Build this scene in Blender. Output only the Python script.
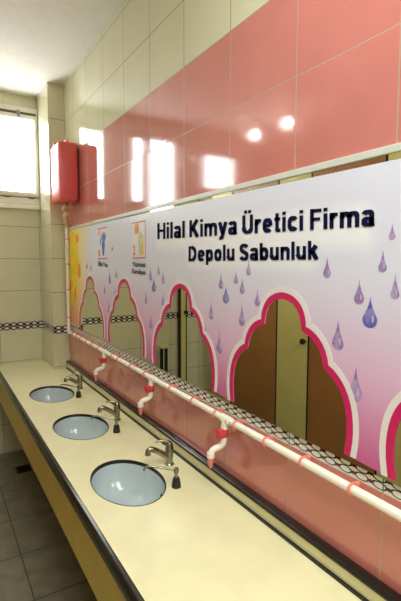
import bpy, bmesh, math, random
from mathutils import Vector, Matrix

for o in list(bpy.data.objects):
    bpy.data.objects.remove(o)
SC = bpy.context.scene
COL = SC.collection
PI = math.pi
random.seed(4)

# ------------------------------------------------------------------ camera
YAW, PITCH, ROLL, FPX = 0.5472, 0.0845, 0.0024, 438.985
CAM = Vector((-0.9688, 0.0, 1.688))
fwd = Vector((math.sin(YAW)*math.cos(PITCH), math.cos(YAW)*math.cos(PITCH), -math.sin(PITCH)))
rt0 = Vector((math.cos(YAW), -math.sin(YAW), 0))
up0 = rt0.cross(fwd)
rt = rt0*math.cos(ROLL) + up0*math.sin(ROLL)
up = up0*math.cos(ROLL) - rt0*math.sin(ROLL)
cd = bpy.data.cameras.new('camera')
cam = bpy.data.objects.new('camera', cd)
COL.objects.link(cam)
M3 = Matrix((rt, up, -fwd)).transposed()
cam.matrix_world = Matrix.Translation(CAM) @ M3.to_4x4()
cd.sensor_fit = 'HORIZONTAL'
cd.sensor_width = 36.0
cd.lens = FPX/401.0*36.0
cd.clip_start = 0.02
SC.camera = cam

# ------------------------------------------------------------------ world, light, exposure
w = bpy.data.worlds.new('overcast_sky')
SC.world = w
w.use_nodes = True
w.node_tree.nodes['Background'].inputs['Color'].default_value = (0.9, 0.95, 1, 1)
w.node_tree.nodes['Background'].inputs['Strength'].default_value = 1.0
PANE_STRENGTH = 10.0
LAMP_STRENGTH = 40.0
def area(name, loc, size, power, color=(1, 1, 1), rot=(0, 0, 0)):
    l = bpy.data.lights.new(name, 'AREA')
    l.shape = 'RECTANGLE'; l.size = size[0]; l.size_y = size[1]
    l.energy = power; l.color = color
    o = bpy.data.objects.new(name, l); COL.objects.link(o)
    o.location = loc; o.rotation_euler = rot
    return o
area('fill_light_behind_viewer', (-0.75, -0.9, 3.05), (1.2, 1.6), 36, (0.97, 1, 0.98))  # added fill light, out of view; no lamp fixture hangs here
area('fill_light_corridor', (-0.65, 0.35, 3.09), (0.7, 1.3), 22, (0.97, 1, 0.97))  # second added fill, brightens the corridor side; not a real ceiling lamp
SC.view_settings.view_transform = 'Standard'
SC.view_settings.look = 'None'
SC.view_settings.gamma = 1.0
SC.view_settings.exposure = 0.34
SC.view_settings.use_curve_mapping = False

# ------------------------------------------------------------------ material helpers
def srgb(r, g, b):
    f = lambda c: (c/255/12.92) if c/255 <= 0.04045 else ((c/255+0.055)/1.055)**2.4
    return (f(r), f(g), f(b), 1)

class NT:
    def __init__(s, name):
        s.m = bpy.data.materials.new(name); s.m.use_nodes = True
        s.t = s.m.node_tree; s.n = s.t.nodes; s.l = s.t.links
        s.b = s.n['Principled BSDF']
        s._p = None
    def set(s, sock, v):
        if isinstance(v, bpy.types.NodeSocket): s.l.new(v, sock)
        elif v is not None: sock.default_value = v
    def pos(s):
        if not s._p:
            tc = s.n.new('ShaderNodeTexCoord'); sp = s.n.new('ShaderNodeSeparateXYZ')
            s.l.new(tc.outputs['Object'], sp.inputs[0]); s._p = sp.outputs; s.vec = tc.outputs['Object']
        return s._p
    def math(s, op, a, b=None, c=None):
        n = s.n.new('ShaderNodeMath'); n.operation = op
        s.set(n.inputs[0], a); s.set(n.inputs[1], b); s.set(n.inputs[2], c)
        return n.outputs[0]
    def mix(s, f, a, b):
        n = s.n.new('ShaderNodeMix'); n.data_type = 'RGBA'
        s.set(n.inputs[0], f); s.set(n.inputs[6], a); s.set(n.inputs[7], b)
        return n.outputs[2]
    def smooth(s, v, lo, hi, a=0.0, b=1.0):
        n = s.n.new('ShaderNodeMapRange'); n.interpolation_type = 'SMOOTHSTEP'
        s.set(n.inputs[0], v)
        n.inputs[1].default_value = lo; n.inputs[2].default_value = hi
        n.inputs[3].default_value = a; n.inputs[4].default_value = b
        return n.outputs[0]
    def noise(s, scale, detail=3):
        s.pos()
        n = s.n.new('ShaderNodeTexNoise'); n.inputs['Scale'].default_value = scale
        n.inputs['Detail'].default_value = detail; s.l.new(s.vec, n.inputs['Vector'])
        return n.outputs['Fac']
    def comb(s, x, y, z):
        n = s.n.new('ShaderNodeCombineXYZ')
        s.set(n.inputs[0], x); s.set(n.inputs[1], y); s.set(n.inputs[2], z)
        return n.outputs[0]

def plain(name, col, rough=0.5, metal=0.0, var=0.06, vscale=20, coat=0.0, spec=0.5):
    k = NT(name)
    f = k.noise(vscale)
    f = k.smooth(f, 0.3, 0.7)
    d = tuple(c*(1-var) for c in col[:3])+(1,)
    u = tuple(min(1, c*(1+var)) for c in col[:3])+(1,)
    k.set(k.b.inputs['Base Color'], k.mix(f, d, u))
    k.b.inputs['Roughness'].default_value = rough
    k.b.inputs['Metallic'].default_value = metal
    k.b.inputs['Coat Weight'].default_value = coat
    k.b.inputs['Specular IOR Level'].default_value = spec
    return k.m

def emit(name, col, strength):
    k = NT(name)
    k.b.inputs['Base Color'].default_value = col
    k.b.inputs['Emission Color'].default_value = col
    k.b.inputs['Emission Strength'].default_value = strength
    return k.m

CREAM = srgb(216, 213, 180)
PINKT = srgb(205, 126, 116)
GROUT_D = srgb(120, 110, 84)
GROUT_P = srgb(176, 150, 132)

def ring_pattern(k, u, v, pitch, zc, dark):
    """two rows of linked ovals with small red dots, black on white; returns a colour"""
    cu = k.math('SUBTRACT', k.math('FRACT', k.math('DIVIDE', u, pitch)), 0.5)
    au = k.math('MULTIPLY', cu, pitch)
    col = srgb(226, 222, 208)
    def ring(zoff, ru, rv, th):
        du = k.math('DIVIDE', au, ru); dv = k.math('DIVIDE', k.math('SUBTRACT', v, zc+zoff), rv)
        r = k.math('SQRT', k.math('ADD', k.math('MULTIPLY', du, du), k.math('MULTIPLY', dv, dv)))
        return k.smooth(k.math('ABSOLUTE', k.math('SUBTRACT', r, 0.9)), th-0.05, th+0.05, 1, 0)
    out = col
    # dots between the ovals
    hu = k.math('SUBTRACT', 0.5*pitch, k.math('ABSOLUTE', au))
    for zo in (-0.018, 0.003):
        dv = k.math('SUBTRACT', v, zc+zo)
        d = k.math('SQRT', k.math('ADD', k.math('MULTIPLY', hu, hu), k.math('MULTIPLY', dv, dv)))
        out = k.mix(k.smooth(d, 0.0048, 0.0065, 1, 0), out, srgb(90, 16, 30))
    rows, rz, rw = ((-0.018, 0.003, 0.0265), 0.0100, 0.84) if dark < 1.2 else ((-0.0155, 0.0155), 0.0150, 0.95)
    for zo in rows:
        out = k.mix(ring(zo, 0.5*pitch*rw, rz, 0.15*dark), out, srgb(22, 18, 20))
    return out

def tile_material(name, axis, off_u, cream_rows, pink=None, frieze=None, per_u=0.35, tilt=0.012, top_rows=None):
    """glazed wall tiles: 0.35 x 0.28 m, thin joints; world-aligned"""
    k = NT(name)
    P = k.pos()
    u, z = P[axis], P[2]
    uu = k.math('DIVIDE', k.math('SUBTRACT', u, off_u), per_u)
    joint_u = k.math('MULTIPLY', k.math('ABSOLUTE', k.math('SUBTRACT', k.math('FRACT', k.math('ADD', uu, 0.5)), 0.5)), per_u)
    lo, hi = cream_rows            # a joint height below the frieze, and one above it
    # rows above the frieze start at hi, rows below end at lo
    vv_hi = k.math('DIVIDE', k.math('SUBTRACT', z, hi), 0.28)
    vv_lo = k.math('DIVIDE', k.math('SUBTRACT', z, lo), 0.28)
    sel = k.math('GREATER_THAN', z, 0.5*(lo+hi))
    vv = k.math('ADD', k.math('MULTIPLY', sel, vv_hi), k.math('MULTIPLY', k.math('SUBTRACT', 1.0, sel), vv_lo))
    joint_v = k.math('MULTIPLY', k.math('ABSOLUTE', k.math('SUBTRACT', k.math('FRACT', k.math('ADD', vv, 0.5)), 0.5)), 0.28)
    j = k.math('MINIMUM', joint_u, joint_v)
    jf = k.smooth(j, 0.0012, 0.003, 1, 0)
    nz = k.smooth(k.noise(6), 0.3, 0.7)
    cr = k.mix(nz, tuple(c*0.96 for c in CREAM[:3])+(1,), CREAM)
    base = cr; grout = GROUT_D
    if pink:
        isp = k.math('LESS_THAN', z, pink)
        pk = k.mix(nz, tuple(c*0.93 for c in PINKT[:3])+(1,), PINKT)
        base = k.mix(isp, base, pk)
        grout = k.mix(isp, GROUT_D, GROUT_P)
    base = k.mix(jf, base, grout)
    if frieze:
        z0, z1, pitch, dark = frieze
        inb = k.math('MULTIPLY', k.math('GREATER_THAN', z, z0), k.math('LESS_THAN', z, z1))
        pat = ring_pattern(k, u, z, pitch, 0.5*(z0+z1), dark)
        pat = k.mix(k.smooth(joint_u, 0.001, 0.0025, 1, 0), pat, srgb(70, 66, 60))
        base = k.mix(inb, base, pat)
    k.set(k.b.inputs['Base Color'], base)
    k.set(k.b.inputs['Roughness'], k.smooth(j, 0.0012, 0.003, 0.6, 0.09))
    k.b.inputs['Coat Weight'].default_value = 0.35
    k.b.inputs['Coat Roughness'].default_value = 0.04
    # every tile lies at a slightly different angle
    wn = k.n.new('ShaderNodeTexWhiteNoise'); wn.noise_dimensions = '2D'
    cv = k.comb(k.math('FLOOR', uu), k.math('FLOOR', vv), 0.0)
    k.l.new(cv, wn.inputs['Vector'])
    sub = k.n.new('ShaderNodeVectorMath'); sub.operation = 'SUBTRACT'
    k.l.new(wn.outputs['Color'], sub.inputs[0]); sub.inputs[1].default_value = (0.5, 0.5, 0.5)
    scl = k.n.new('ShaderNodeVectorMath'); scl.operation = 'SCALE'
    k.l.new(sub.outputs[0], scl.inputs[0]); scl.inputs['Scale'].default_value = tilt
    geo = k.n.new('ShaderNodeNewGeometry')
    add = k.n.new('ShaderNodeVectorMath'); add.operation = 'ADD'
    k.l.new(geo.outputs['Normal'], add.inputs[0]); k.l.new(scl.outputs[0], add.inputs[1])
    nm = k.n.new('ShaderNodeVectorMath'); nm.operation = 'NORMALIZE'
    k.l.new(add.outputs[0], nm.inputs[0])
    bump = k.n.new('ShaderNodeBump'); bump.inputs['Strength'].default_value = 0.25; bump.inputs['Distance'].default_value = 0.002
    k.l.new(k.math('SUBTRACT', 1.0, jf), bump.inputs['Height']); k.l.new(nm.outputs[0], bump.inputs['Normal'])
    k.l.new(bump.outputs[0], k.b.inputs['Normal'])
    return k.m

FR = (1.099, 1.164)
M_mirrorwall = tile_material('pink_and_cream_tiles', 1, 0.683, (0.819, 1.695), pink=2.535, frieze=(FR[0], FR[1], 0.0555, 1.0))
# pink field rows on the mirror wall run at 1.975 + 0.28 k
M_backwall = tile_material('cream_tiles_back', 0, -0.14, (FR[0], FR[1]), frieze=(FR[0], FR[1], 0.058, 1.7))
M_pierside = tile_material('cream_tiles_pier_side', 1, 3.727, (FR[0], FR[1]), frieze=(FR[0], FR[1], 0.058, 1.7), per_u=0.41)
M_cream_other = tile_material('cream_tiles_other', 1, 0.1, (FR[0], FR[1]), frieze=(FR[0], FR[1], 0.058, 1.6))

def floor_material():
    k = NT('floor_tiles')
    P = k.pos()
    ju = k.math('ABSOLUTE', k.math('SUBTRACT', k.math('FRACT', k.math('DIVIDE', P[0], 0.4)), 0.5))
    jv = k.math('ABSOLUTE', k.math('SUBTRACT', k.math('FRACT', k.math('DIVIDE', P[1], 0.4)), 0.5))
    j = k.math('MINIMUM', ju, jv)
    f = k.smooth(j, 0.005, 0.013, 1, 0)
    n = k.smooth(k.noise(9, 5), 0.3, 0.7)
    base = k.mix(n, srgb(112, 106, 86), srgb(134, 127, 104))
    k.set(k.b.inputs['Base Color'], k.mix(f, base, srgb(66, 62, 52)))
    k.b.inputs['Roughness'].default_value = 0.35
    return k.m

M_floor = floor_material()
M_ceil = plain('white_ceiling_paint', srgb(236, 234, 226), 0.8, var=0.02)
M_pvc = plain('white_window_plastic', srgb(236, 232, 220), 0.35, var=0.02)
M_gasket = plain('brown_gasket', srgb(110, 92, 66), 0.6)
M_pane = emit('daylit_frosted_pane', (0.94, 0.98, 1, 1), PANE_STRENGTH)
M_strip = plain('pale_plastic_strip', srgb(206, 210, 200), 0.35, var=0.03)
M_counter = plain('cream_laminate', srgb(232, 226, 182), 0.32, var=0.035, vscale=9)
M_apron = plain('mustard_laminate', srgb(206, 182, 88), 0.4, var=0.05, vscale=7)
M_black = plain('black_gloss_trim', srgb(30, 27, 24), 0.16, var=0.1)
M_seal = plain('black_sealant', srgb(24, 20, 16), 0.45, var=0.1)
M_porcelain = plain('bluish_white_porcelain', srgb(188, 202, 204), 0.12, var=0.02, coat=0.4)
M_chrome = plain('worn_chrome', srgb(150, 146, 128), 0.22, 1.0, var=0.2, vscale=40)
M_dark = plain('dark_hole', srgb(12, 12, 14), 0.6)
M_dispblack = plain('black_plastic', srgb(34, 32, 30), 0.3)
M_pipe = plain('white_pipe_plastic', srgb(240, 236, 222), 0.3, var=0.02)
M_pinkp = plain('pink_red_plastic', srgb(232, 130, 114), 0.35, var=0.05)
M_valve = plain('red_pink_valve_plastic', srgb(206, 66, 72), 0.35, var=0.05)
M_tank = plain('coral_red_plastic', srgb(224, 92, 90), 0.36, var=0.05, vscale=5)
M_tanklabel = plain('faded_pink_label', srgb(236, 150, 160), 0.4)
M_hose = plain('cream_hose', srgb(226, 200, 160), 0.4)
M_brown = plain('brown_laminate', srgb(164, 116, 64), 0.4, var=0.08, vscale=3)
M_olive = plain('cream_yellow_laminate', srgb(212, 204, 130), 0.4, var=0.04, vscale=4)
M_steel = plain('steel', srgb(150, 150, 150), 0.3, 1.0)
M_magenta = plain('magenta_print', srgb(206, 22, 98), 0.45, var=0.02)
M_whiteprint = plain('white_print', srgb(232, 226, 228), 0.45, var=0.01)
M_navy = plain('navy_lettering', srgb(12, 16, 58), 0.8, var=0.02, spec=0.1)
M_blueprint = plain('blue_print', srgb(70, 118, 200), 0.5, var=0.25, vscale=60)
M_orangep = plain('orange_print', srgb(238, 150, 50), 0.5, var=0.1, vscale=40)
M_orange2 = plain('deep_orange_print', srgb(232, 120, 30), 0.5, var=0.05)
M_yellowp = plain('yellow_print', srgb(238, 205, 20), 0.5, var=0.08)
M_redp = plain('red_print', srgb(206, 60, 80), 0.5, var=0.05)
M_towel = plain('pale_green_print', srgb(196, 206, 160), 0.5, var=0.15, vscale=40)

def drop_material(name, c0, c1):
    k = NT(name)
    f = k.smooth(k.noise(45, 2), 0.35, 0.65)
    k.set(k.b.inputs['Base Color'], k.mix(f, c0, c1))
    k.b.inputs['Roughness'].default_value = 0.45
    return k.m
M_drop = drop_material('violet_drop_print', srgb(150, 122, 178), srgb(184, 160, 200))
M_dropb = drop_material('blue_drop_print', srgb(90, 96, 184), srgb(150, 140, 200))
M_dropl = plain('pale_drop_print', srgb(206, 192, 218), 0.45, var=0.03)

def mirror_material():
    k = NT('mirror_silver')
    k.set(k.b.inputs['Base Color'], k.mix(k.noise(2), (0.80, 0.82, 0.70, 1), (0.83, 0.84, 0.73, 1)))
    k.b.inputs['Metallic'].default_value = 1.0
    k.b.inputs['Roughness'].default_value = 0.01
    return k.m
M_mirror = mirror_material()

def panel_material():
    """printed vinyl: lavender white at the top, pink towards the bottom, yellow at the far end"""
    k = NT('printed_vinyl')
    P = k.pos(); y, z = P[1], P[2]
    c = k.mix(k.smooth(z, 1.08, 1.42), srgb(196, 74, 138), srgb(226, 176, 212))
    c = k.mix(k.smooth(z, 1.28, 1.70), c, srgb(222, 224, 240))
    yw = k.mix(k.smooth(z, 1.15, 1.6), srgb(226, 150, 110), srgb(240, 214, 96))
    c = k.mix(k.smooth(y, 2.95, 3.5), c, yw)
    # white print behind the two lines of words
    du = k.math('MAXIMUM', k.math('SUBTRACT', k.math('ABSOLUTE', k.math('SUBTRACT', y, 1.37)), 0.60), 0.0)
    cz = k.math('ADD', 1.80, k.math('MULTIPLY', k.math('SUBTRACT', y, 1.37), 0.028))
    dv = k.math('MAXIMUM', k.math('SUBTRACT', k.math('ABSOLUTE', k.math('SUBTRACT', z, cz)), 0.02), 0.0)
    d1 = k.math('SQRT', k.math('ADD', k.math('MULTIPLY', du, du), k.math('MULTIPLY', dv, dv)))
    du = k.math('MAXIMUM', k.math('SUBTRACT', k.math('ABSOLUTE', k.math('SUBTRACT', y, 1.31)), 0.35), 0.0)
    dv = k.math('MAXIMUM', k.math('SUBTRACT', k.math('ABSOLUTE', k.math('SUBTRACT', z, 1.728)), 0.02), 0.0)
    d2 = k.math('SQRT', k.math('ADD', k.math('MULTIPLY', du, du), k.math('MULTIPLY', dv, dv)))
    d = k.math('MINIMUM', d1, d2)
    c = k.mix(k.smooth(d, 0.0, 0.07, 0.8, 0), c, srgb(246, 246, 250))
    k.set(k.b.inputs['Base Color'], c)
    k.b.inputs['Roughness'].default_value = 0.35
    return k.m
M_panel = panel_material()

# ------------------------------------------------------------------ mesh helpers
def new_obj(name, bm, mat, parent=None, smooth=False):
    me = bpy.data.meshes.new(name)
    bmesh.ops.recalc_face_normals(bm, faces=bm.faces[:])
    bm.to_mesh(me); bm.free()
    if smooth:
        for p in me.polygons: p.use_smooth = True
        try: me.set_sharp_from_angle(angle=math.radians(40))
        except Exception: pass
    mats = mat if isinstance(mat, (list, tuple)) else [mat]
    for m in mats: me.materials.append(m)
    o = bpy.data.objects.new(name, me); COL.objects.link(o)
    if parent:
        o.parent = parent
        pm = parent
        off = Vector((0, 0, 0))
        while pm: off += pm.location; pm = pm.parent
        o.location = -off            # geometry is given in world space
    return o

def empty(name, loc, label, cat, group=None):
    o = bpy.data.objects.new(name, None); COL.objects.link(o)
    o.location = loc; o.empty_display_size = 0.05
    tag(o, label, cat, group)
    return o

def tag(o, label, cat, group=None):
    o['label'] = label; o['category'] = cat
    if group: o['group'] = group
    return o

def struct(o):
    o['kind'] = 'structure'; return o

def box(bm, x0, x1, y0, y1, z0, z1, bev=0.0, seg=2):
    vs = [bm.verts.new((x, y, z)) for x in (x0, x1) for y in (y0, y1) for z in (z0, z1)]
    fs = [(0, 1, 3, 2), (4, 6, 7, 5), (0, 4, 5, 1), (2, 3, 7, 6), (0, 2, 6, 4), (1, 5, 7, 3)]
    faces = [bm.faces.new([vs[i] for i in f]) for f in fs]
    if bev > 0:
        es = list({e for f in faces for e in f.edges})
        bmesh.ops.bevel(bm, geom=es, offset=bev, segments=seg, profile=0.5, affect='EDGES')
    return bm

def bx(*a, **k):
    return box(bmesh.new(), *a, **k)

def tube(bm, pts, radii, seg=14, cap=True):
    pts = [Vector(p) for p in pts]
    if not isinstance(radii, (list, tuple)): radii = [radii]*len(pts)
    rings = []
    t0 = (pts[1]-pts[0]).normalized()
    n = t0.orthogonal().normalized()
    for i, p in enumerate(pts):
        if i == 0: t = (pts[1]-pts[0])
        elif i == len(pts)-1: t = (pts[-1]-pts[-2])
        else: t = (pts[i+1]-pts[i]).normalized() + (pts[i]-pts[i-1]).normalized()
        t = t.normalized()
        n = (n - t*n.dot(t))
        if n.length < 1e-6: n = t.orthogonal()
        n.normalize(); b = t.cross(n)
        rings.append([bm.verts.new(p + (n*math.cos(2*PI*k/seg) + b*math.sin(2*PI*k/seg))*radii[i]) for k in range(seg)])
    for a, c in zip(rings, rings[1:]):
        for k in range(seg):
            bm.faces.new((a[k], a[(k+1) % seg], c[(k+1) % seg], c[k]))
    if cap:
        bm.faces.new(rings[0][::-1]); bm.faces.new(rings[-1])
    return bm

def bez(p0, p1, p2, n=8):
    p0, p1, p2 = Vector(p0), Vector(p1), Vector(p2)
    return [p0*(1-t)**2 + p1*2*t*(1-t) + p2*t*t for t in [i/n for i in range(n+1)]]

def lathe(bm, prof, cx, cy, sx=1.0, sy=1.0, seg=40, cap0=False, cap1=False):
    rings = []
    for r, z in prof:
        rings.append([bm.verts.new((cx + r*sx*math.cos(2*PI*k/seg), cy + r*sy*math.sin(2*PI*k/seg), z)) for k in range(seg)])
    for a, c in zip(rings, rings[1:]):
        for k in range(seg):
            bm.faces.new((a[k], a[(k+1) % seg], c[(k+1) % seg], c[k]))
    if cap0: bm.faces.new(rings[0])
    if cap1: bm.faces.new(rings[-1])
    return bm

def filled(loops, mapper, depth=0.0):
    """flat sheet from 2D loops (first is the outline, the others are holes); mapper(u,v,d) -> 3D"""
    bm = bmesh.new()
    edges = []
    for lp in loops:
        vs = [bm.verts.new((u, v, 0)) for u, v in lp]
        for i in range(len(vs)):
            edges.append(bm.edges.new((vs[i], vs[(i+1) % len(vs)])))
    bmesh.ops.triangle_fill(bm, use_beauty=True, use_dissolve=False, edges=edges)
    if depth:
        r = bmesh.ops.extrude_face_region(bm, geom=bm.faces[:])
        for v in [g for g in r['geom'] if isinstance(g, bmesh.types.BMVert)]: v.co.z = depth
    for v in bm.verts: v.co = Vector(mapper(*v.co))
    return bm

# ================================================================== THE ROOM
RX0, RY0, RY1, RH = -3.1, -2.6, 4.134, 3.12
struct(new_obj('floor', bx(RX0, 0.0, RY0, RY1, -0.1, 0.0), M_floor))
struct(new_obj('ceiling', bx(RX0, 0.0, RY0, RY1, RH, RH+0.1), M_ceil))

def split_mirror_material():
    # three tile fields on one wall: lower pink rows, frieze, and the upper rows on their own joint heights
    return M_mirrorwall
struct(new_obj('wall_right', bx(0.0, 0.15, RY0, RY1+0.15, 0.0, RH+0.1), M_mirrorwall))
WIN = [(-0.905, -0.132, 2.205, 3.02), (-1.27, -0.91, 2.02, 3.02), (-2.06, -1.54, 2.42, 2.96)]
holes = [[(a, c), (b, c), (b, d), (a, d)] for a, b, c, d in WIN]
struct(new_obj('wall_back', filled([[(RX0, 0), (0.0, 0), (0.0, RH+0.1), (RX0, RH+0.1)]] + holes,
                                   lambda u, v, d: (u, RY1+d, v), 0.15), M_backwall))
struct(new_obj('wall_left', bx(RX0-0.15, RX0, RY0, RY1+0.15, 0.0, RH+0.1), M_cream_other))
struct(new_obj('wall_front', bx(RX0-0.15, 0.15, RY0-0.15, RY0, 0.0, RH+0.1), M_ceil))
# the pier in the corner: side face towards the room, front face towards the basins
PX, PY = -0.130, 3.727
pier = bmesh.new(); box(pier, PX, 0.0, PY, RY1, 0.0, RH)
for f in pier.faces: f.material_index = 0
me_p = new_obj('wall_pier', pier, [M_backwall, M_pierside])
for p in me_p.data.polygons:
    if abs(p.normal.x) > 0.5: p.material_index = 1
struct(me_p)

# windows: white plastic frames, opening panes, frosted daylight glass
def window(n, x0, x1, z0, z1, panes):
    fr = bmesh.new()
    y0, y1 = RY1-0.012, RY1+0.06
    ho = [[(a, z0+0.095), (b, z0+0.095), (b, z1-0.10), (a, z1-0.10)] for a, b in panes]
    fr = filled([[(x0, z0), (x1, z0), (x1, z1), (x0, z1)]] + ho, lambda u, v, d: (u, y0+d, v), 0.07)
    o = struct(new_obj('window_%d' % n, fr, M_pvc))
    for a, b in panes:
        new_obj('pane', bx(a-0.005, b+0.005, RY1+0.03, RY1+0.036, z0+0.09, z1-0.095), M_pane, o)
        # casement ring standing a little proud of the outer frame
        s = 0.026
        ring = filled([[(a-s, z0+0.072), (b+s, z0+0.072), (b+s, z1-0.074), (a-s, z1-0.074)],
                       [(a, z0+0.097), (b, z0+0.097), (b, z1-0.102), (a, z1-0.102)]],
                      lambda u, v, d: (u, y0-0.018+d, v), 0.02)
        new_obj('casement', ring, M_pvc, o)
        g = bmesh.new()
        box(g, a-0.02, b+0.02, y0-0.006, y0+0.002, z1-0.06, z1-0.042)
        box(g, a-0.03, b+0.03, y0-0.004, y0+0.002, z0+0.050, z0+0.058)
        new_obj('gasket', g, M_gasket, o)
        h = bmesh.new()
        mx = a+0.55*(b-a)
        box(h, mx-0.012, mx+0.012, y0-0.03, y0, z1-0.085, z1-0.035, 0.004)
        tube(h, [(mx, y0-0.03, z1-0.07), (mx, y0-0.05, z1-0.07), (mx, y0-0.052, z1-0.11)], 0.006, 8)
        new_obj('handle', h, M_steel, o)
        hg = bmesh.new()
        for hx in (a+0.045, b-0.035):
            tube(hg, [(hx-0.03, y0-0.012, z0+0.06), (hx-0.02, y0-0.016, z0+0.045), (hx+0.02, y0-0.016, z0+0.045), (hx+0.03, y0-0.012, z0+0.06)], 0.0045, 6)
        new_obj('hinge', hg, M_gasket, o)
    sl = bx(x0-0.02, x1-0.001, RY1-0.035, RY1, z0-0.05, z0-0.008, 0.004)
    new_obj('window_sill', sl, M_pvc, o)
    return o
window(1, *WIN[0], [(-0.443, -0.165), (-0.86, -0.765)])
window(2, *WIN[1], [(-1.21, -0.95)])
window(3, *WIN[2], [(-2.0, -1.6)])

# pale strip along the top of the mirror
struct(new_obj('trim_1', bx(-0.010, 0.0, -0.4, 3.725, 1.955, 1.975, 0.002), M_strip))

# ================================================================== MIRROR WITH PRINTED SHEET
def zslope(y, zn, zf, yn=0.64, yf=3.64):          # the mirror hangs very slightly out of level
    return zn + (zf-zn)*(y-yn)/(yf-yn)
mir_bot = lambda y: zslope(y, 1.139, 1.181)
mir_top = lambda y: 1.954
ARCH = [3.10, 2.445, 1.755, 1.068, 0.382]
mirror = empty('mirror', (0, 1.6, 1.15), 'long wall mirror under a printed pink and white sheet with scalloped arch openings', 'mirror')
Y0, Y1 = -0.3, 3.70
mg = filled([[(Y0, mir_bot(Y0)), (Y1, mir_bot(Y1)), (Y1, mir_top(Y1)), (Y0, mir_top(Y0))]], lambda u, v, d: (-0.006+d, u, v), 0.005)
new_obj('mirror_glass', mg, M_mirror, mirror)

# half outline of an arch, measured at the middle of its magenta line: (half width, height)
def arc(p, q, bulge, n=7):
    """points from p to q bowed outwards"""
    p, q = Vector(p), Vector(q); d = q-p; nrm = Vector((-d.y, d.x))
    if nrm.x < 0: nrm = -nrm
    nrm.normalize()
    return [tuple(p + d*t + nrm*bulge*4*t*(1-t)) for t in [i/n for i in range(n)]]
HALF = arc((0.0, 1.585), (0.098, 1.489), 0.030, 9) + arc((0.098, 1.489), (0.190, 1.390), 0.022, 7) + \
       arc((0.190, 1.390), (0.276, 1.28), 0.018, 7) + arc((0.276, 1.28), (0.270, 1.150), 0.008, 5) + [(0.264, 1.09)]

def offset_half(d):
    out = []
    n = len(HALF)
    for i, (a, b) in enumerate(HALF):
        p0 = Vector(HALF[max(i-1, 0)]); p1 = Vector(HALF[min(i+1, n-1)])
        t = (p1-p0).normalized()
        nr = Vector((-t.y, t.x))
        if nr.x < 0: nr = -nr
        if i == 0: nr = Vector((0, 1))
        q = Vector((a, b)) + nr*d
        out.append((max(q.x, 0.0), q.y))
    return out

def clip_half(h, zb):
    """cut the half outline off at height zb"""
    out = []
    for i, (a, b) in enumerate(h):
        if b > zb: out.append((a, b))
        else:
            a0, b0 = out[-1]; t = (b0-zb)/(b0-b)
            out.append((a0 + (a-a0)*t, zb)); break
    return out

sheet_bot = lambda y: mir_bot(y) + 0.014
def arch_loop(c, d):
    zb = sheet_bot(c)
    h = clip_half(offset_half(d), zb)
    left = [(c-a, b) for a, b in h][::-1]      # from the near foot up
    right = [(c+a, b) for a, b in h][1:]
    return left + right                          # near foot -> top -> far foot

sheet_top = lambda y: zslope(y, 1.937, 1.951, 0.6, 2.6)
outline = [(Y0, sheet_bot(Y0))]
for c in ARCH[::-1]:
    outline += arch_loop(c, -0.010)
outline += [(Y1, sheet_bot(Y1)), (Y1, min(1.953, sheet_top(Y1))), (2.6, 1.951), (1.2, sheet_top(1.2)), (Y0, sheet_top(Y0))]
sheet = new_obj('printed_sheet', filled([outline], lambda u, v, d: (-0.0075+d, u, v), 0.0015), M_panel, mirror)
sheet['label'] = 'printed vinyl sheet with raindrops'

def band(c, d0, d1):
    a, b = arch_loop(c, d0), arch_loop(c, d1)
    return a + b[::-1]
for c in ARCH:
    new_obj('arch_outline', filled([band(c, -0.011, 0.011)], lambda u, v, d: (-0.0086+d, u, v), 0.001), M_magenta, sheet)
    new_obj('arch_halo', filled([band(c, 0.0112, 0.030)], lambda u, v, d: (-0.0084+d, u, v), 0.0008), M_whiteprint, sheet)

# raindrops: (along the wall, tip height, bottom height, width, blue)
DROPS = [(1.424, 1.647, 1.588, 0.031, 0), (1.389, 1.601, 1.533, 0.044, 1), (1.325, 1.66, 1.612, 0.025, 0), (1.285, 1.635, 1.577, 0.03, 0), (1.249, 1.7, 1.645, 0.026, 0), (1.197, 1.599, 1.54, 0.028, 0), (1.494, 1.531, 1.46, 0.035, 0), (1.286, 1.54, 1.459, 0.037, 0), (1.432, 1.424, 1.33, 0.043, 0), (0.68, 1.783, 1.746, 0.018, 0), (0.703, 1.72, 1.667, 0.024, 0), (0.884, 1.704, 1.647, 0.028, 0), (0.771, 1.645, 1.581, 0.032, 0), (0.666, 1.663, 1.602, 0.024, 0), (0.735, 1.602, 1.522, 0.046, 1), (0.838, 1.531, 1.446, 0.041, 0), (0.773, 1.41, 1.317, 0.046, 0), (2.074, 1.663, 1.596, 0.036, 0), (2.035, 1.613, 1.541, 0.05, 1), (1.93, 1.645, 1.587, 0.033, 0), (1.931, 1.542, 1.473, 0.035, 0), (2.074, 1.419, 1.345, 0.043, 0), (2.134, 1.536, 1.472, 0.032, 0), (2.688, 1.638, 1.555, 0.042, 1), (2.571, 1.652, 1.597, 0.034, 0), (2.715, 1.451, 1.366, 0.038, 0), (2.79, 1.545, 1.485, 0.035, 0), (2.593, 1.541, 1.472, 0.035, 0), (3.075, 1.681, 1.632, 0.037, 0), (3.168, 1.696, 1.645, 0.036, 0), (2.634, 1.794, 1.763, 0.028, 0), (1.537, 1.432, 1.368, 0.031, 0), (1.979, 1.674, 1.629, 0.028, 0)]
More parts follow.
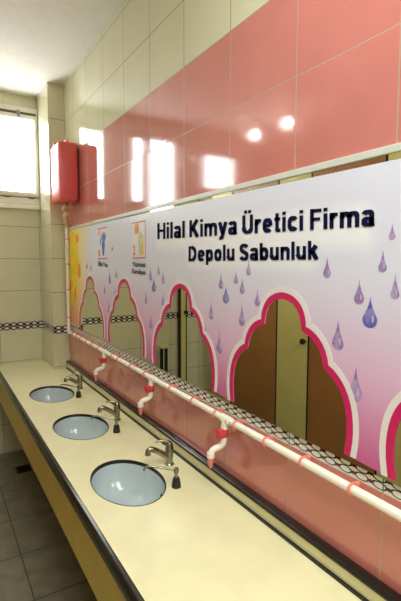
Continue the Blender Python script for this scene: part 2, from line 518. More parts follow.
def drop_loop(yc, zt, zb, w, k=1.0, sh=0.0):
    r = w/2*k; h = zt-zb
    zc = zb + w/2*0.95 if w < h else zb + h*0.4
    rz = (zc-zb)*k
    pts = []
    for i in range(-8, 9):                      # lower bowl
        a = -PI/2 + i/8*PI*0.56
        pts.append((yc+sh + r*math.cos(a)*(1 if True else 0), zc + rz*math.sin(a)))
    y_r, z_r = pts[-1]
    zt2 = zc + (zt-zc)*k
    # concave flanks up to the tip
    rp = [(yc+sh + (y_r-yc-sh)*(1-t)**1.7 + 0.0006, z_r + (zt2-z_r)*t) for t in (0.2, 0.45, 0.7, 1.0)]
    lp = [(2*(yc+sh)-a, b) for a, b in rp][::-1]
    return pts + rp + lp
for i, (yc, zt, zb, w_, blue) in enumerate(DROPS):
    bm = filled([drop_loop(yc, zt, zb, w_)], lambda u, v, d: (-0.0082+d, u, v), 0.0006)
    o = new_obj('raindrop', bm, [M_dropb if blue else M_drop, M_dropl], sheet)
    # pale glint printed inside the drop
    bm = bmesh.new(); bm.from_mesh(o.data)
    zc = zb + (zt-zb)*0.3
    lp = [(yc + w_*(-0.2 + 0.08*math.cos(a)), zc + (zt-zb)*0.13*math.sin(a)) for a in [2*PI*j/10 for j in range(10)]]
    f = filled([lp], lambda u, v, d: (-0.0085, u, v))
    tmp = bpy.data.meshes.new('raindrop_glint'); f.to_mesh(tmp); f.free()
    n0 = len(bm.faces); bm.from_mesh(tmp); bm.faces.ensure_lookup_table()
    for fc in bm.faces[n0:]: fc.material_index = 1
    bm.to_mesh(o.data); bm.free(); bpy.data.meshes.remove(tmp)

# lettering: letters drawn flat on the sheet inside a tapering four-cornered box
def homography(src, dst):
    A = []; B = []
    for (x, y), (u, v) in zip(src, dst):
        A.append([x, y, 1, 0, 0, 0, -u*x, -u*y]); B.append(u)
        A.append([0, 0, 0, x, y, 1, -v*x, -v*y]); B.append(v)
    n = 8
    M = [r[:]+[b] for r, b in zip(A, B)]
    for i in range(n):
        p = max(range(i, n), key=lambda r: abs(M[r][i])); M[i], M[p] = M[p], M[i]
        for r in range(n):
            if r != i:
                f = M[r][i]/M[i][i]
                M[r] = [a-f*b for a, b in zip(M[r], M[i])]
    h = [M[i][n]/M[i][i] for i in range(n)]
    return lambda x, y: ((h[0]*x+h[1]*y+h[2])/(h[6]*x+h[7]*y+1), (h[3]*x+h[4]*y+h[5])/(h[6]*x+h[7]*y+1))

def lettering(name, text, quad, bold, mat, parent, xoff, spacing=1.0, cap=None):
    cu = bpy.data.curves.new(name, 'FONT'); cu.body = text; cu.size = 1.0; cu.offset = bold
    cu.space_character = spacing; cu.resolution_u = 3
    to = bpy.data.objects.new(name, cu); COL.objects.link(to)
    dg = bpy.context.evaluated_depsgraph_get()
    me = bpy.data.meshes.new_from_object(to.evaluated_get(dg))
    bpy.data.objects.remove(to)
    xs = [v.co.x for v in me.vertices]
    x0, x1 = min(xs), max(xs)
    capz = cap if cap else 0.69
    H = homography([(x0, 0), (x1, 0), (x1, capz), (x0, capz)], quad)
    bm = bmesh.new(); bm.from_mesh(me); bpy.data.meshes.remove(me)
    # one mesh per word: islands grouped by the gaps between words
    bm.verts.ensure_lookup_table()
    seen = set(); isl = []
    for v in bm.verts:
        if v.index in seen: continue
        st_, comp = [v], []
        seen.add(v.index)
        while st_:
            q = st_.pop(); comp.append(q.index)
            for e in q.link_edges:
                r = e.other_vert(q)
                if r.index not in seen: seen.add(r.index); st_.append(r)
        isl.append((min(bm.verts[i].co.x for i in comp), max(bm.verts[i].co.x for i in comp), comp))
    isl.sort()
    words = []; end = -9
    for lo, hi, comp in isl:
        if lo - end > 0.15: words.append([])
        words[-1] += comp; end = max(end, hi)
    for wd in words:
        b2 = bm.copy(); b2.verts.ensure_lookup_table()
        keep = set(wd)
        bmesh.ops.delete(b2, geom=[v for v in b2.verts if v.index not in keep], context='VERTS')
        for v in b2.verts:
            a, b = H(v.co.x, v.co.y)
            v.co = Vector((xoff, a, b))
        new_obj(name, b2, mat, parent)
    bm.free()
# bold narrow sans letters drawn as strokes: (advance width, [(closed, points)], stroke weight 0.2)
def el_arc(cx, cy, rx, ry, a0, a1, n=10):
    return [(cx + rx*math.cos(math.radians(a0+(a1-a0)*i/n)), cy + ry*math.sin(math.radians(a0+(a1-a0)*i/n))) for i in range(n+1)]
XH = 0.74
def L(*pts): return list(pts)
def stem(x, a, b): return L((x, a), (x, b))
def ring_(cx, rx=0.17, cy=0.37, ry=0.285): return el_arc(cx, cy, rx, ry, 0, 360, 22)
GL = {
 'H': (0.66, [stem(0.1, 0, 1), stem(0.56, 0, 1), L((0.1, 0.52), (0.56, 0.52))]),
 'i': (0.20, [stem(0.1, 0, XH), stem(0.1, 0.84, 1.0)]),
 'l': (0.20, [stem(0.1, 0, 1)]),
 'a': (0.54, [el_arc(0.27, 0.50, 0.16, 0.155, 165, 0, 9) + L((0.43, 0.14), (0.455, 0.0)), el_arc(0.265, 0.215, 0.165, 0.13, 0, 360, 18)]),
 'K': (0.68, [stem(0.1, 0, 1), L((0.56, 1.0), (0.14, 0.40)), L((0.26, 0.56), (0.585, 0))]),
 'm': (0.86, [stem(0.1, 0, XH), L((0.1, 0.44)) + el_arc(0.265, 0.46, 0.165, 0.19, 165, 0, 8) + L((0.43, 0)), L((0.43, 0.44)) + el_arc(0.595, 0.46, 0.165, 0.19, 165, 0, 8) + L((0.76, 0))]),
 'n': (0.54, [stem(0.1, 0, XH), L((0.1, 0.44)) + el_arc(0.27, 0.46, 0.17, 0.19, 165, 0, 9) + L((0.44, 0))]),
 'u': (0.54, [stem(0.44, 0, XH), L((0.1, XH), (0.1, 0.28)) + el_arc(0.27, 0.28, 0.17, 0.19, 180, 345, 9)]),
 'y': (0.54, [L((0.08, XH), (0.28, 0.06)), L((0.47, XH), (0.28, 0.04), (0.22, -0.11), (0.14, -0.15), (0.05, -0.14))]),
 'U': (0.64, [L((0.1, 1.0), (0.1, 0.32)) + el_arc(0.32, 0.32, 0.22, 0.235, 180, 360, 12) + L((0.54, 1.0))]),
 'r': (0.38, [stem(0.1, 0, XH), L((0.1, 0.40)) + el_arc(0.29, 0.42, 0.19, 0.23, 170, 90, 6) + L((0.38, 0.65))]),
 'e': (0.54, [L((0.11, 0.36), (0.42, 0.36)) , el_arc(0.27, 0.37, 0.17, 0.285, -5, 318, 20)]),
 't': (0.36, [L((0.17, 0.95), (0.17, 0.2)) + el_arc(0.27, 0.19, 0.10, 0.105, 180, 270, 5) + L((0.35, 0.085)), L((0.02, 0.655), (0.34, 0.655))]),
 'c': (0.52, [el_arc(0.27, 0.37, 0.17, 0.285, 38, 322, 18)]),
 'F': (0.56, [stem(0.1, 0, 1), L((0.1, 0.91), (0.55, 0.91)), L((0.1, 0.50), (0.49, 0.50))]),
 'D': (0.66, [stem(0.1, 0, 1), L((0.1, 0.91), (0.26, 0.91)) + el_arc(0.26, 0.5, 0.29, 0.41, 90, -90, 14) + L((0.1, 0.09))]),
 'p': (0.55, [stem(0.1, -0.25, XH), ring_(0.275)]),
 'b': (0.55, [stem(0.1, 0, 1), ring_(0.275)]),
 'o': (0.54, [ring_(0.27)]),
 'S': (0.60, [el_arc(0.30, 0.725, 0.19, 0.19, 15, 250, 11) + el_arc(0.30, 0.28, 0.205, 0.195, 75, -165, 12)]),
 'k': (0.54, [stem(0.1, 0, 1), L((0.44, XH), (0.14, 0.33)), L((0.24, 0.45), (0.47, 0))]),
}
GL['\u00dc'] = (0.64, GL['U'][1] + [stem(0.2, 1.09, 1.25), stem(0.44, 1.09, 1.25)])
def ribbon(bm, pts, wt):
    n = len(pts)
    closed = (Vector(pts[0])-Vector(pts[-1])).length < 1e-5
    if closed: pts = pts[:-1]; n -= 1
    rows = []
    for i in range(n):
        p = Vector(pts[i])
        a = Vector(pts[(i-1) % n]) if (closed or i > 0) else None
        b = Vector(pts[(i+1) % n]) if (closed or i < n-1) else None
        d0 = (p-a).normalized() if a is not None else None
        d1 = (b-p).normalized() if b is not None else None
        d = (d0+d1).normalized() if (d0 is not None and d1 is not None) else (d0 if d1 is None else d1)
        nr = Vector((-d.y, d.x))
        k = 1.0
        if d0 is not None and d1 is not None:
            k = 1/max(0.6, nr.dot(Vector((-d0.y, d0.x))))
        hv = wt/2*(abs(nr.x)*1.0 + abs(nr.y)*0.86)      # level strokes a little thinner
        rows.append((bm.verts.new((*(p+nr*hv*k), 0)), bm.verts.new((*(p-nr*hv*k), 0))))
    for i in range(n if closed else n-1):
        q, r = rows[i], rows[(i+1) % n]
        bm.faces.new((q[0], q[1], r[1], r[0]))
def words(text, quad, parent, xoff, wt=0.185, gap=0.08, space=0.32):
    x = 0.0; out = []
    for wd in text.split(' '):
        bm = bmesh.new()
        for ch in wd:
            adv, strokes = GL[ch]
            for st_ in strokes:
                ribbon(bm, [(x+a, b) for a, b in st_], wt)
            x += adv + gap
        out.append(bm); end = x-gap
        x += space-gap
    H = homography([(0, 0), (end, 0), (end, 1), (0, 1)], quad)
    for bm in out:
        for i, v in enumerate(bm.verts):
            a, b = H(v.co.x, v.co.y)
            v.co = Vector((xoff, a, b))
        new_obj('lettering', bm, M_navy, parent)
words('Hilal Kimya \u00dcretici Firma', [(1.990, 1.806), (0.730, 1.783), (0.732, 1.84), (1.989, 1.885)], sheet, -0.0092)
words('Depolu Sabunluk', [(1.678, 1.696), (0.918, 1.70), (0.920, 1.755), (1.678, 1.762)], sheet, -0.0092)

# two instruction cards printed on the sheet
def rect(y0, y1, z0, z1): return [(y0, z0), (y1, z0), (y1, z1), (y0, z1)]
def flat(name, loops, mat, parent, x, th=0.0005):
    return new_obj(name, filled(loops, lambda u, v, d: (x+d, u, v), th), mat, parent)
def ell(yc, zc, ry, rz, rot=0, n=18):
    return [(yc + ry*math.cos(a)*math.cos(rot) - rz*math.sin(a)*math.sin(rot), zc + ry*math.cos(a)*math.sin(rot) + rz*math.sin(a)*math.cos(rot)) for a in [2*PI*i/n for i in range(n)]]
c1 = flat('instruction_card', [rect(2.72, 2.91, 1.716, 1.918)], M_whiteprint, sheet, -0.0084)
c1['label'] = 'instruction card printed with a blue hand'
# cards hang as sub-parts; their drawing is one mesh each
def multi(name, items, parent, x):
    bm = bmesh.new(); mats = []
    for loops, m in items:
        if m not in mats: mats.append(m)
        x -= 0.00012
        f = filled(loops, lambda u, v, d, x=x: (x, u, v))
        tmp = bpy.data.meshes.new('drawing'); f.to_mesh(tmp); f.free()
        n0 = len(bm.faces); bm.from_mesh(tmp); bm.faces.ensure_lookup_table()
        for fc in bm.faces[n0:]: fc.material_index = mats.index(m)
        bpy.data.meshes.remove(tmp)
    return new_obj(name, bm, mats, parent)
hand = [([ell(2.80, 1.80, 0.034, 0.032)], M_blueprint)]
for a, l in ((-0.5, 0.05), (-0.2, 0.06), (0.1, 0.062), (0.4, 0.05)):
    hand.append(([ell(2.80+math.sin(a)*0.055-0.01, 1.825+math.cos(a)*0.03, 0.012, l*0.6, -a)], M_blueprint))
hand += [([ell(2.80, 1.765, 0.022, 0.03)], M_blueprint), ([ell(2.85, 1.835, 0.01, 0.03, 0.5)], M_blueprint)]
hand += [([rect(2.72, 2.91, 1.912, 1.918)], M_redp), ([rect(2.72, 2.91, 1.716, 1.722)], M_redp), ([ell(2.875, 1.89, 0.012, 0.02)], M_orangep)]
multi('card_drawing', hand, sheet, -0.0086)
lettering('card_numeral', '1', [(2.895, 1.735), (2.865, 1.735), (2.865, 1.775), (2.895, 1.775)], 0.01, M_orangep, sheet, -0.0098)
lettering('card_lettering', 'Elini Yıka', [(2.905, 1.668), (2.715, 1.662), (2.715, 1.690), (2.905, 1.698)], 0.02, M_navy, sheet, -0.0092)
c2 = flat('instruction_card', [rect(2.13, 2.31, 1.714, 1.912)], M_whiteprint, sheet, -0.0084)
c2['label'] = 'instruction card printed with an orange hand and a towel'
tow = [([[(2.155, 1.73), (2.215, 1.73), (2.225, 1.83), (2.205, 1.86), (2.165, 1.84)]], M_towel),
       ([[(2.16, 1.73), (2.18, 1.73), (2.19, 1.83), (2.17, 1.83)]], M_yellowp),
       ([ell(2.245, 1.865, 0.03, 0.02)], M_orangep)]
for i in range(4):
    tow.append(([ell(2.265-0.013*i, 1.885, 0.006, 0.016)], M_orangep))
tow += [([rect(2.13, 2.31, 1.906, 1.912)], M_redp), ([rect(2.13, 2.31, 1.714, 1.720)], M_redp), ([rect(2.13, 2.136, 1.714, 1.912)], M_redp)]
multi('card_drawing', tow, sheet, -0.0086)
lettering('card_numeral', '2', [(2.30, 1.735), (2.265, 1.735), (2.265, 1.785), (2.30, 1.785)], 0.02, M_orange2, sheet, -0.0098)
lettering('card_lettering', 'Yüzünüzü', [(2.315, 1.671), (2.135, 1.668), (2.135, 1.692), (2.315, 1.696)], 0.02, M_navy, sheet, -0.0092)
lettering('card_lettering', 'Kurulayın', [(2.315, 1.632), (2.135, 1.627), (2.135, 1.652), (2.315, 1.658)], 0.02, M_navy, sheet, -0.0092)
# plain yellow and orange cloud shapes at the far end of the sheet
blob = [([ell(3.50, 1.83, 0.11, 0.10)], M_yellowp), ([ell(3.50, 1.68, 0.13, 0.11)], M_yellowp), ([ell(3.53, 1.53, 0.10, 0.10)], M_yellowp), ([ell(3.58, 1.42, 0.05, 0.08, 0.3)], M_yellowp),
        ([ell(3.40, 1.875, 0.04, 0.035)], M_orangep), ([ell(3.37, 1.63, 0.04, 0.06)], M_orangep), ([ell(3.49, 1.44, 0.022, 0.06, 0.2)], M_orangep), ([ell(3.62, 1.50, 0.03, 0.05)], M_orangep)]
multi('cloud_print', blob, sheet, -0.0082)

# ================================================================== VANITY COUNTER
CT = 0.80
BAS = [(-0.309, 3.026), (-0.312, 2.333), (-0.322, 1.632)]
BRX, BRY = 0.142, 0.207
cnt = empty('vanity_counter', (-0.27, 1.6, 0.5), 'long cream laminate washbasin counter with black front edge under the mirror', 'counter')
XF = -0.527
CY0 = -1.2
hol = [[(cx + BRX*math.cos(a), cy + BRY*math.sin(a)) for a in [2*PI*i/56 for i in range(56)]] for cx, cy in BAS]
new_obj('countertop', filled([[(XF, CY0), (-0.001, CY0), (-0.001, PY-0.001), (PX-0.001, PY-0.001), (PX-0.001, RY1-0.001), (XF, RY1-0.001)]] + hol, lambda u, v, d: (u, v, CT+d), -0.028), M_counter, cnt)
# black nosing with a rounded face
prof = [(XF, CT+0.001), (XF-0.008, CT+0.001), (XF-0.016, CT-0.004), (XF-0.021, CT-0.014), (XF-0.021, CT-0.045), (XF-0.017, CT-0.054), (XF-0.008, CT-0.058), (XF, CT-0.058)]
bm = bmesh.new()
a = [bm.verts.new((x, CY0, z)) for x, z in prof]; b = [bm.verts.new((x, RY1-0.001, z)) for x, z in prof]
for i in range(len(prof)):
    j = (i+1) % len(prof); bm.faces.new((a[i], a[j], b[j], b[i]))
bm.faces.new(a[::-1]); bm.faces.new(b)
new_obj('edge_trim', bm, M_black, cnt, True)
new_obj('apron', bx(XF-0.010, XF+0.008, CY0, RY1-0.001, 0.545, CT-0.057), M_apron, cnt)
new_obj('upstand', bx(-0.026, -0.001, CY0, PY-0.001, CT, CT+0.05), M_counter, cnt)
cap = bmesh.new()
prof = [(-0.001, CT+0.049), (-0.001, CT+0.062), (-0.012, CT+0.064), (-0.026, CT+0.0635), (-0.033, CT+0.060), (-0.036, CT+0.054), (-0.035, CT+0.049)]
a = [cap.verts.new((x, CY0, z)) for x, z in prof]; b = [cap.verts.new((x, PY-0.002, z)) for x, z in prof]
for i in range(len(prof)):
    j = (i+1) % len(prof); cap.faces.new((a[i], a[j], b[j], b[i]))
cap.faces.new(a[::-1]); cap.faces.new(b)
new_obj('upstand_cap', cap, M_black, cnt, True)
new_obj('seal_strip', bx(-0.036, -0.026, CY0, PY-0.002, CT, CT+0.007), M_seal, cnt)
for yy in (-0.6, 1.0, 2.6):
    new_obj('wall_bracket', bx(-0.30, -0.002, yy-0.02, yy+0.02, CT-0.07, CT-0.029), M_seal, cnt)

def basin(cx, cy, label):
    t = empty('wash_basin', (cx, cy, CT-0.15), label, 'washbasin', 'washbasins in the counter')
    prof = [(0.985, CT-0.010), (0.965, CT-0.016), (0.95, CT-0.035), (0.89, CT-0.080), (0.76, CT-0.118), (0.52, CT-0.140), (0.25, CT-0.149), (0.12, CT-0.152)]
    bm = lathe(bmesh.new(), [(r*BRX, z) for r, z in prof], cx, cy, 1.0, BRY/BRX, 56)
    # outer skin so that the bowl has thickness
    prof2 = [(0.12, CT-0.162), (0.27, CT-0.160), (0.55, CT-0.150), (0.80, CT-0.128), (0.94, CT-0.085), (0.98, CT-0.04), (0.99, CT-0.020), (0.985, CT-0.010)]
    lathe(bm, [(r*BRX, z) for r, z in prof2], cx, cy, 1.0, BRY/BRX, 56)
    bmesh.ops.remove_doubles(bm, verts=bm.verts, dist=0.0002)
    new_obj('bowl', bm, M_porcelain, t, True)
    rim = lathe(bmesh.new(), [(1.0*BRX, CT-0.014), (1.004*BRX, CT+0.0008), (0.984*BRX, CT+0.0012), (0.972*BRX, CT-0.004), (0.966*BRX, CT-0.013), (1.0*BRX, CT-0.014)], cx, cy, 1.0, BRY/BRX, 56)
    new_obj('rim_seal', rim, M_seal, t, True)
    dr = lathe(bmesh.new(), [(0.0185, CT-0.153), (0.020, CT-0.149), (0.016, CT-0.147), (0.012, CT-0.150), (0.001, CT-0.151)], cx, cy, 1, 1, 24)
    new_obj('drain', dr, M_steel, t, True)
    # overflow hole high on the wall side
    ang = -0.35
    px_, py_ = cx + 0.935*BRX*math.cos(ang), cy + 0.935*BRY*math.sin(ang)
    n = Vector((-math.cos(ang), -math.sin(ang)*BRX/BRY, 0.55)).normalized()
    c = Vector((px_, py_, CT-0.063))
    ov = tube(bmesh.new(), [c - n*0.004, c + n*0.004], [0.011, 0.010], 16)
    new_obj('overflow_hole', ov, M_dark, t, True)
    return t
basin(*BAS[0], 'farthest oval washbasin sunk in the cream counter, nearest the tiled back wall')
basin(*BAS[1], 'middle oval washbasin of the three sunk in the cream counter')
basin(*BAS[2], 'nearest oval washbasin with a dark overflow hole, front of the three in the counter')

# ------------------------------------------------------------------ basin mixers
def faucet(y, label):
    x = -0.108; z0 = CT
    t = empty('basin_faucet', (x, y, z0), label, 'faucet', 'mixer faucets behind the basins')
    # leaning slightly: body with flange
    fl = lathe(bmesh.new(), [(0.001, z0), (0.021, z0), (0.021, z0+0.004), (0.017, z0+0.008), (0.016, z0+0.009)], x, y, 1, 1, 24)
    new_obj('base_flange', fl, M_chrome, t, True)
    b = lathe(bmesh.new(), [(0.001, z0+0.006), (0.0155, z0+0.006), (0.0150, z0+0.03), (0.0175, z0+0.055), (0.0185, z0+0.075), (0.016, z0+0.084), (0.001, z0+0.086)], x, y, 1, 1, 24)
    new_obj('body', b, M_chrome, t, True)
    sp = bez((x, y, z0+0.026), (x-0.040, y+0.008, z0+0.064), (x-0.080, y+0.012, z0+0.082), 8)
    sp += bez((x-0.080, y+0.012, z0+0.082), (x-0.095, y+0.014, z0+0.087), (x-0.097, y+0.014, z0+0.066), 5)[1:]
    new_obj('spout', tube(bmesh.new(), sp, [0.0135]*5+[0.0125]*4+[0.012]*5, 14), M_chrome, t, True)
    ao = tube(bmesh.new(), [(x-0.097, y+0.014, z0+0.067), (x-0.0972, y+0.014, z0+0.059)], 0.0128, 14)
    new_obj('aerator', ao, M_steel, t, True)
    cp = lathe(bmesh.new(), [(0.0165, z0+0.083), (0.0165, z0+0.094), (0.012, z0+0.101), (0.001, z0+0.103)], x, y, 1, 1, 24, cap0=True)
    new_obj('handle_cap', cp, M_chrome, t, True)
    lv = bez((x+0.006, y, z0+0.098), (x-0.025, y+0.008, z0+0.116), (x-0.060, y+0.020, z0+0.106), 6)
    new_obj('lever', tube(bmesh.new(), lv, [0.0065, 0.0065, 0.006, 0.0052, 0.0045, 0.004, 0.0035], 10), M_chrome, t, True)
    return t
faucet(3.055, 'small chrome mixer faucet behind the farthest washbasin')
faucet(2.320, 'small chrome mixer faucet behind the middle washbasin')
faucet(1.675, 'small chrome mixer faucet behind the nearest washbasin')

# ------------------------------------------------------------------ built-in soap pumps
def pump(y, label):
    x = -0.175; z0 = CT
    t = empty('soap_pump', (x, y, z0), label, 'soap pump', 'soap pumps beside the basins')
    b = lathe(bmesh.new(), [(0.001, z0), (0.0185, z0), (0.0190, z0+0.004), (0.0150, z0+0.030), (0.0115, z0+0.040), (0.001, z0+0.041)], x, y, 1, 1, 24)
    new_obj('base', b, M_dispblack, t, True)
    nk = lathe(bmesh.new(), [(0.0075, z0+0.040), (0.0065, z0+0.052), (0.0085, z0+0.056), (0.0105, z0+0.066), (0.0085, z0+0.078), (0.001, z0+0.081)], x, y, 1, 1, 18)
    new_obj('pump_head', nk, M_chrome, t, True)
    sp = bez((x, y, z0+0.066), (x-0.05, y+0.02, z0+0.084), (x-0.095, y+0.046, z0+0.090), 8) + bez((x-0.095, y+0.046, z0+0.090), (x-0.110, y+0.053, z0+0.091), (x-0.116, y+0.055, z0+0.074), 4)[1:]
    new_obj('spout', tube(bmesh.new(), sp, 0.0042, 10), M_chrome, t, True)
    return t
pump(2.855, 'black based soap pump with thin chrome spout at the farthest washbasin')
pump(2.150, 'black based soap pump with thin chrome spout at the middle washbasin')
pump(1.485, 'black based soap pump with thin chrome spout at the nearest washbasin')

# ================================================================== SOAP PIPE, TAPS, TANK
PXX = -0.028; PR = 0.0128
pz = lambda y: zslope(y, 1.083, 1.116, 0.75, 3.3)
YV = 3.632
pipe = empty('soap_pipe', (PXX, 1.7, 1.1), 'white plastic soap pipe held by pink clips, running down and along below the mirror', 'pipe')
new_obj('horizontal_pipe', tube(bmesh.new(), [(PXX, -0.35, pz(-0.35)), (PXX, 1.6, pz(1.6)), (PXX, YV-0.03, pz(YV-0.03))], PR, 18), M_pipe, pipe, True)
el = bez((PXX, YV-0.032, pz(YV)), (PXX, YV, pz(YV)), (PXX, YV, pz(YV)+0.032), 6)
new_obj('elbow', tube(bmesh.new(), el, PR*1.2, 16), M_pipe, pipe, True)
new_obj('vertical_pipe', tube(bmesh.new(), [(PXX, YV, pz(YV)+0.03), (PXX, YV, 1.97)], PR, 16), M_pipe, pipe, True)
el = [(PXX, YV, 1.965), (PXX, YV, 1.985)] + bez((PXX, YV, 1.985), (PXX-0.005, YV-0.01, 2.01), (PXX-0.035, YV-0.09, 2.025), 5)[1:]
new_obj('elbow', tube(bmesh.new(), el, PR*1.15, 14), M_hose, pipe, True)
def clip_h(y):
    z = pz(y)
    bm = bmesh.new()
    pts = [(PXX + PR*1.14*math.cos(a), y, z + PR*1.14*math.sin(a)) for a in [math.radians(70)+math.radians(220)*i/12 for i in range(13)]]
    tube(bm, [(-0.001, y, pts[0][2]-0.002)] + pts + [(-0.001, y, pts[-1][2]+0.002)], 0.0042, 8)
    box(bm, -0.016, -0.0005, y-0.007, y+0.007, z-0.014, z+0.014, 0.002)
    new_obj('pipe_clip', bm, M_pinkp, pipe, True)
for y in (3.485, 3.38, 3.279, 3.128, 2.999, 2.864, 2.60, 2.491, 2.297, 2.104, 1.807, 1.601, 1.42, 1.285, 1.113, 0.941, 0.757):
    clip_h(y)
for z in (1.881, 1.68, 1.472, 1.245):
    bm = bmesh.new()
    pts = [(PXX + PR*1.14*math.cos(a), YV + PR*1.14*math.sin(a), z) for a in [math.radians(70)+math.radians(220)*i/12 for i in range(13)]]
    tube(bm, [(-0.012, pts[0][1], z)] + pts + [(-0.012, pts[-1][1], z)], 0.0042, 8)
    box(bm, -0.016, -0.009, YV-0.012, YV+0.012, z-0.007, z+0.007, 0.002)
    new_obj('pipe_clip', bm, M_pinkp, pipe, True)

def tap(y, label):
    z = pz(y)
    t = empty('soap_tap', (PXX, y, z), label, 'tap', 'soap taps on the white pipe')
    tee = tube(bmesh.new(), [(PXX, y-0.028, pz(y-0.028)), (PXX, y+0.028, pz(y+0.028))], PR*1.28, 18)
    tube(tee, [(PXX-0.004, y, z), (PXX-0.008, y, z-0.036)], PR*1.15, 16)
    new_obj('tee', tee, M_pipe, t, True)
    v = tube(bmesh.new(), [(PXX-0.008, y, z-0.032), (PXX-0.009, y, z-0.040), (PXX-0.010, y, z-0.062), (PXX-0.010, y, z-0.068)], [0.013, 0.0165, 0.0165, 0.013], 16)
    tube(v, [(PXX-0.010, y, z-0.05), (PXX-0.032, y-0.004, z-0.05)], 0.006, 10)
    new_obj('valve', v, M_valve, t, True)
    wl = tube(bmesh.new(), [(PXX-0.028, y-0.004, z-0.05), (PXX-0.032, y-0.005, z-0.05), (PXX-0.040, y-0.006, z-0.05), (PXX-0.043, y-0.0065, z-0.05)], [0.016, 0.021, 0.021, 0.015], 8)
    new_obj('handwheel', wl, M_valve, t, True)
    e = [(PXX-0.010, y, z-0.066), (PXX-0.010, y, z-0.080)] + bez((PXX-0.010, y, z-0.080), (PXX-0.012, y+0.001, z-0.102), (PXX-0.035, y+0.006, z-0.107), 5)[1:] + \
        bez((PXX-0.035, y+0.006, z-0.107), (PXX-0.061, y+0.012, z-0.111), (PXX-0.062, y+0.012, z-0.134), 6)[1:]
    new_obj('swan_neck', tube(bmesh.new(), e, 0.0125, 16), M_pipe, t, True)
    s = tube(bmesh.new(), [(PXX-0.062, y+0.012, z-0.122), (PXX-0.062, y+0.012, z-0.142)], 0.0152, 16)
    new_obj('socket', s, M_pipe, t, True)
    n = tube(bmesh.new(), [(PXX-0.062, y+0.012, z-0.141), (PXX-0.062, y+0.012, z-0.160), (PXX-0.062, y+0.012, z-0.167), (PXX-0.062, y+0.012, z-0.181), (PXX-0.062, y+0.012, z-0.184)], [0.0125, 0.0125, 0.009, 0.0065, 0.004], 14)
    new_obj('nozzle', n, M_pinkp, t, True)
    return t
tap(2.735, 'white soap tap with pink valve and nozzle, farthest tap on the pipe')
tap(2.015, 'white soap tap with pink valve and nozzle, middle tap on the pipe')
tap(1.352, 'white soap tap with pink valve and nozzle, nearest tap on the pipe')

# tank
TX0, TX1, TY0, TY1, TZ0, TZ1 = -0.148, -0.006, 3.335, 3.60, 2.150, 2.580
tank = empty('soap_tank', (-0.08, 3.46, 2.15), 'coral red plastic soap tank mounted high on the wall beside the window', 'soap tank')
new_obj('tank_body', bx(TX0, TX1, TY0, TY1, TZ0, TZ1, 0.022, 4), M_tank, tank, True)
rb = bmesh.new()
box(rb, TX0+0.012, TX1-0.012, TY0-0.003, TY0+0.01, TZ0+0.03, TZ1-0.035, 0.003)
new_obj('side_panel', rb, M_tank, tank, True)
ld = lathe(bmesh.new(), [(0.024, TZ1-0.01), (0.024, TZ1+0.022), (0.020, TZ1+0.027), (0.001, TZ1+0.028)], -0.115, 3.535, 1, 1, 22)
new_obj('filler_cap', ld, M_tank, tank, True)
hd = tube(bmesh.new(), [(-0.075, 3.36, TZ1-0.006), (-0.075, 3.375, TZ1+0.016), (-0.075, 3.44, TZ1+0.02), (-0.075, 3.47, TZ1-0.006)], 0.009, 10)
new_obj('lug', hd, M_tank, tank, True)
lb = bmesh.new()
box(lb, TX0-0.0012, TX0+0.001, 3.39, 3.54, 2.455, 2.485)
box(lb, TX0-0.0012, TX0+0.001, 3.40, 3.47, 2.33, 2.40)
new_obj('faded_label', lb, M_tanklabel, tank)
new_obj('wall_bracket', bx(-0.007, -0.0005, 3.42, 3.54, 2.24, 2.50), M_steel, tank)
# twisted supply hose between tank and pipe
hp = []
for i in range(25):
    t = i/24
    hp.append((-0.070 + 0.016*math.sin(t*4*PI)*math.sin(PI*t) + 0.006*t, 3.49 + 0.03*t + 0.022*math.cos(t*4*PI)*math.sin(PI*t) , 2.155 - 0.125*t))
new_obj('supply_hose', tube(bmesh.new(), hp, 0.0125, 12), M_hose, tank, True)

# ================================================================== TOILET CUBICLES ACROSS THE ROOM (seen in the mirror)
XS = -1.5; ST = 2.42
def slab(name, mat, y0, y1, label, cat, group, knob=None):
    t = empty(name, (XS-0.02, 0.5*(y0+y1), 0.0), label, cat, group)
    new_obj('board', bx(XS-0.04, XS, y0+0.008, y1-0.008, 0.0, ST, 0.003), mat, t)
    e = bx(XS-0.036, XS-0.002, y0, y0+0.008, 0.0, ST)
    box(e, XS-0.036, XS-0.002, y1-0.008, y1, 0.0, ST)
    new_obj('edge_gasket', e, M_dark, t)
    if knob:
        kb = tube(bmesh.new(), [(XS-0.001, knob[0], knob[1]), (XS+0.018, knob[0], knob[1]), (XS+0.024, knob[0], knob[1]), (XS+0.04, knob[0], knob[1]), (XS+0.045, knob[0], knob[1])], [0.010, 0.010, 0.024, 0.024, 0.014], 18)
        new_obj('knob', kb, M_dispblack, t, True)
    return t
slab('stall_panel', M_olive, 3.456, 3.82, 'cream yellow cubicle panel at the tiled back wall end of the row', 'partition', 'cubicle panels')
slab('stall_door', M_brown, 2.800, 3.454, 'brown cubicle door seen in the big arch left of the panel with the black knob', 'door', 'brown cubicle doors')
slab('stall_panel', M_olive, 2.432, 2.798, 'cream yellow cubicle panel with a black knob seen in the middle of the big arch', 'partition', 'cubicle panels', (2.462, 1.085))
slab('stall_door', M_brown, 1.796, 2.430, 'brown cubicle door seen in the big arch right of the panel with the black knob', 'door', 'brown cubicle doors')
slab('stall_panel', M_olive, 1.404, 1.794, 'cream yellow cubicle panel seen at the cut off right end of the mirror', 'partition', 'cubicle panels')
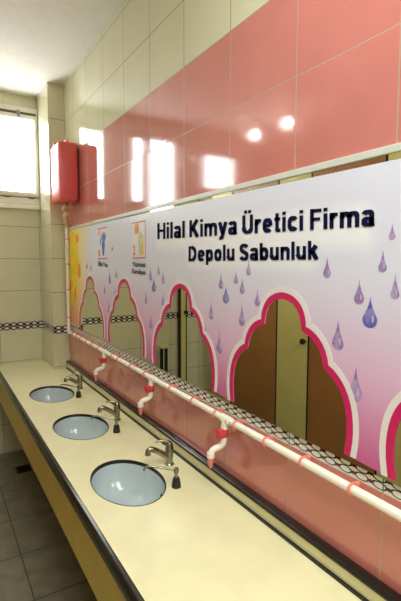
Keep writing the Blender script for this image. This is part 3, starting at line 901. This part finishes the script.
# slim post by the back wall
post = empty('partition_post', (-1.304, 4.08, 0), 'slim cream post with black edges and black knob before the tiled back wall', 'post')
new_obj('post_board', bx(-1.332, -1.276, 4.06, 4.10, 0.0, 2.1), M_olive, post)
e = bx(-1.347, -1.332, 4.062, 4.098, 0.0, 2.1); box(e, -1.276, -1.261, 4.062, 4.098, 0.0, 2.1)
new_obj('edge_gasket', e, M_dark, post)
kb = tube(bmesh.new(), [(-1.32, 4.061, 1.172), (-1.32, 4.045, 1.172), (-1.32, 4.04, 1.172), (-1.32, 4.025, 1.172)], [0.009, 0.009, 0.022, 0.018], 14)
new_obj('knob', kb, M_dispblack, post, True)
new_obj('foot', bx(-1.35, -1.258, 4.05, 4.13, 0.0, 0.03), M_steel, post)
# narrow stand of unknown use, known only from its reflection
st = empty('narrow_stand', (-1.03, 3.98, 0), 'narrow pale stand with two dark uprights seen low in the third arch', 'stand')
new_obj('top', bx(-1.08, -0.98, 3.94, 4.02, 0.825, 0.85, 0.006), M_olive, st, True)
for xx in (-1.055, -1.005):
    new_obj('upright', bx(xx-0.012, xx+0.012, 3.965, 3.995, 0.02, 0.827), M_dark, st)
new_obj('foot', bx(-1.09, -0.97, 3.92, 4.04, 0.0, 0.022, 0.004), M_olive, st)

# floor drain
fd = empty('floor_drain', (-0.41, 3.70, 0), 'small dark rectangular floor drain on the floor tiles below the counter', 'drain')
new_obj('drain_frame', bx(-0.455, -0.345, 3.66, 3.77, 0.0005, 0.012, 0.002), M_dispblack, fd)
g = bmesh.new()
for i in range(6):
    box(g, -0.445, -0.355, 3.670+0.016*i, 3.678+0.016*i, 0.012, 0.016)
new_obj('grate', g, M_dark, fd)

# ceiling lamps above the cubicles, mirrored as bright spots in the tiles
M_lamp = emit('glowing_lamp_glass', (1, 0.97, 0.9, 1), LAMP_STRENGTH)
def lamp(x, y, label):
    t = empty('ceiling_lamp', (x, y, RH), label, 'lamp', 'round ceiling lamps')
    new_obj('lamp_base', lathe(bmesh.new(), [(0.001, RH-0.0005), (0.05, RH-0.0005), (0.05, RH-0.03), (0.03, RH-0.05), (0.03, RH-0.10), (0.001, RH-0.10)], x, y, 1, 1, 24), M_pvc, t, True)
    prof = [(0.042*math.sin(a), RH-0.15 + 0.042*math.cos(a)) for a in [PI*(i+0.02)/12.04 for i in range(1, 13)]]
    new_obj('globe', lathe(bmesh.new(), [(0.001, RH-0.108)] + prof + [(0.001, RH-0.192)], x, y, 1, 1, 24), M_lamp, t, True)
lamp(-1.84, 3.55, 'round glowing ceiling lamp above the cubicles, farther of the two')
lamp(-1.86, 3.10, 'round glowing ceiling lamp above the cubicles, nearer of the two')
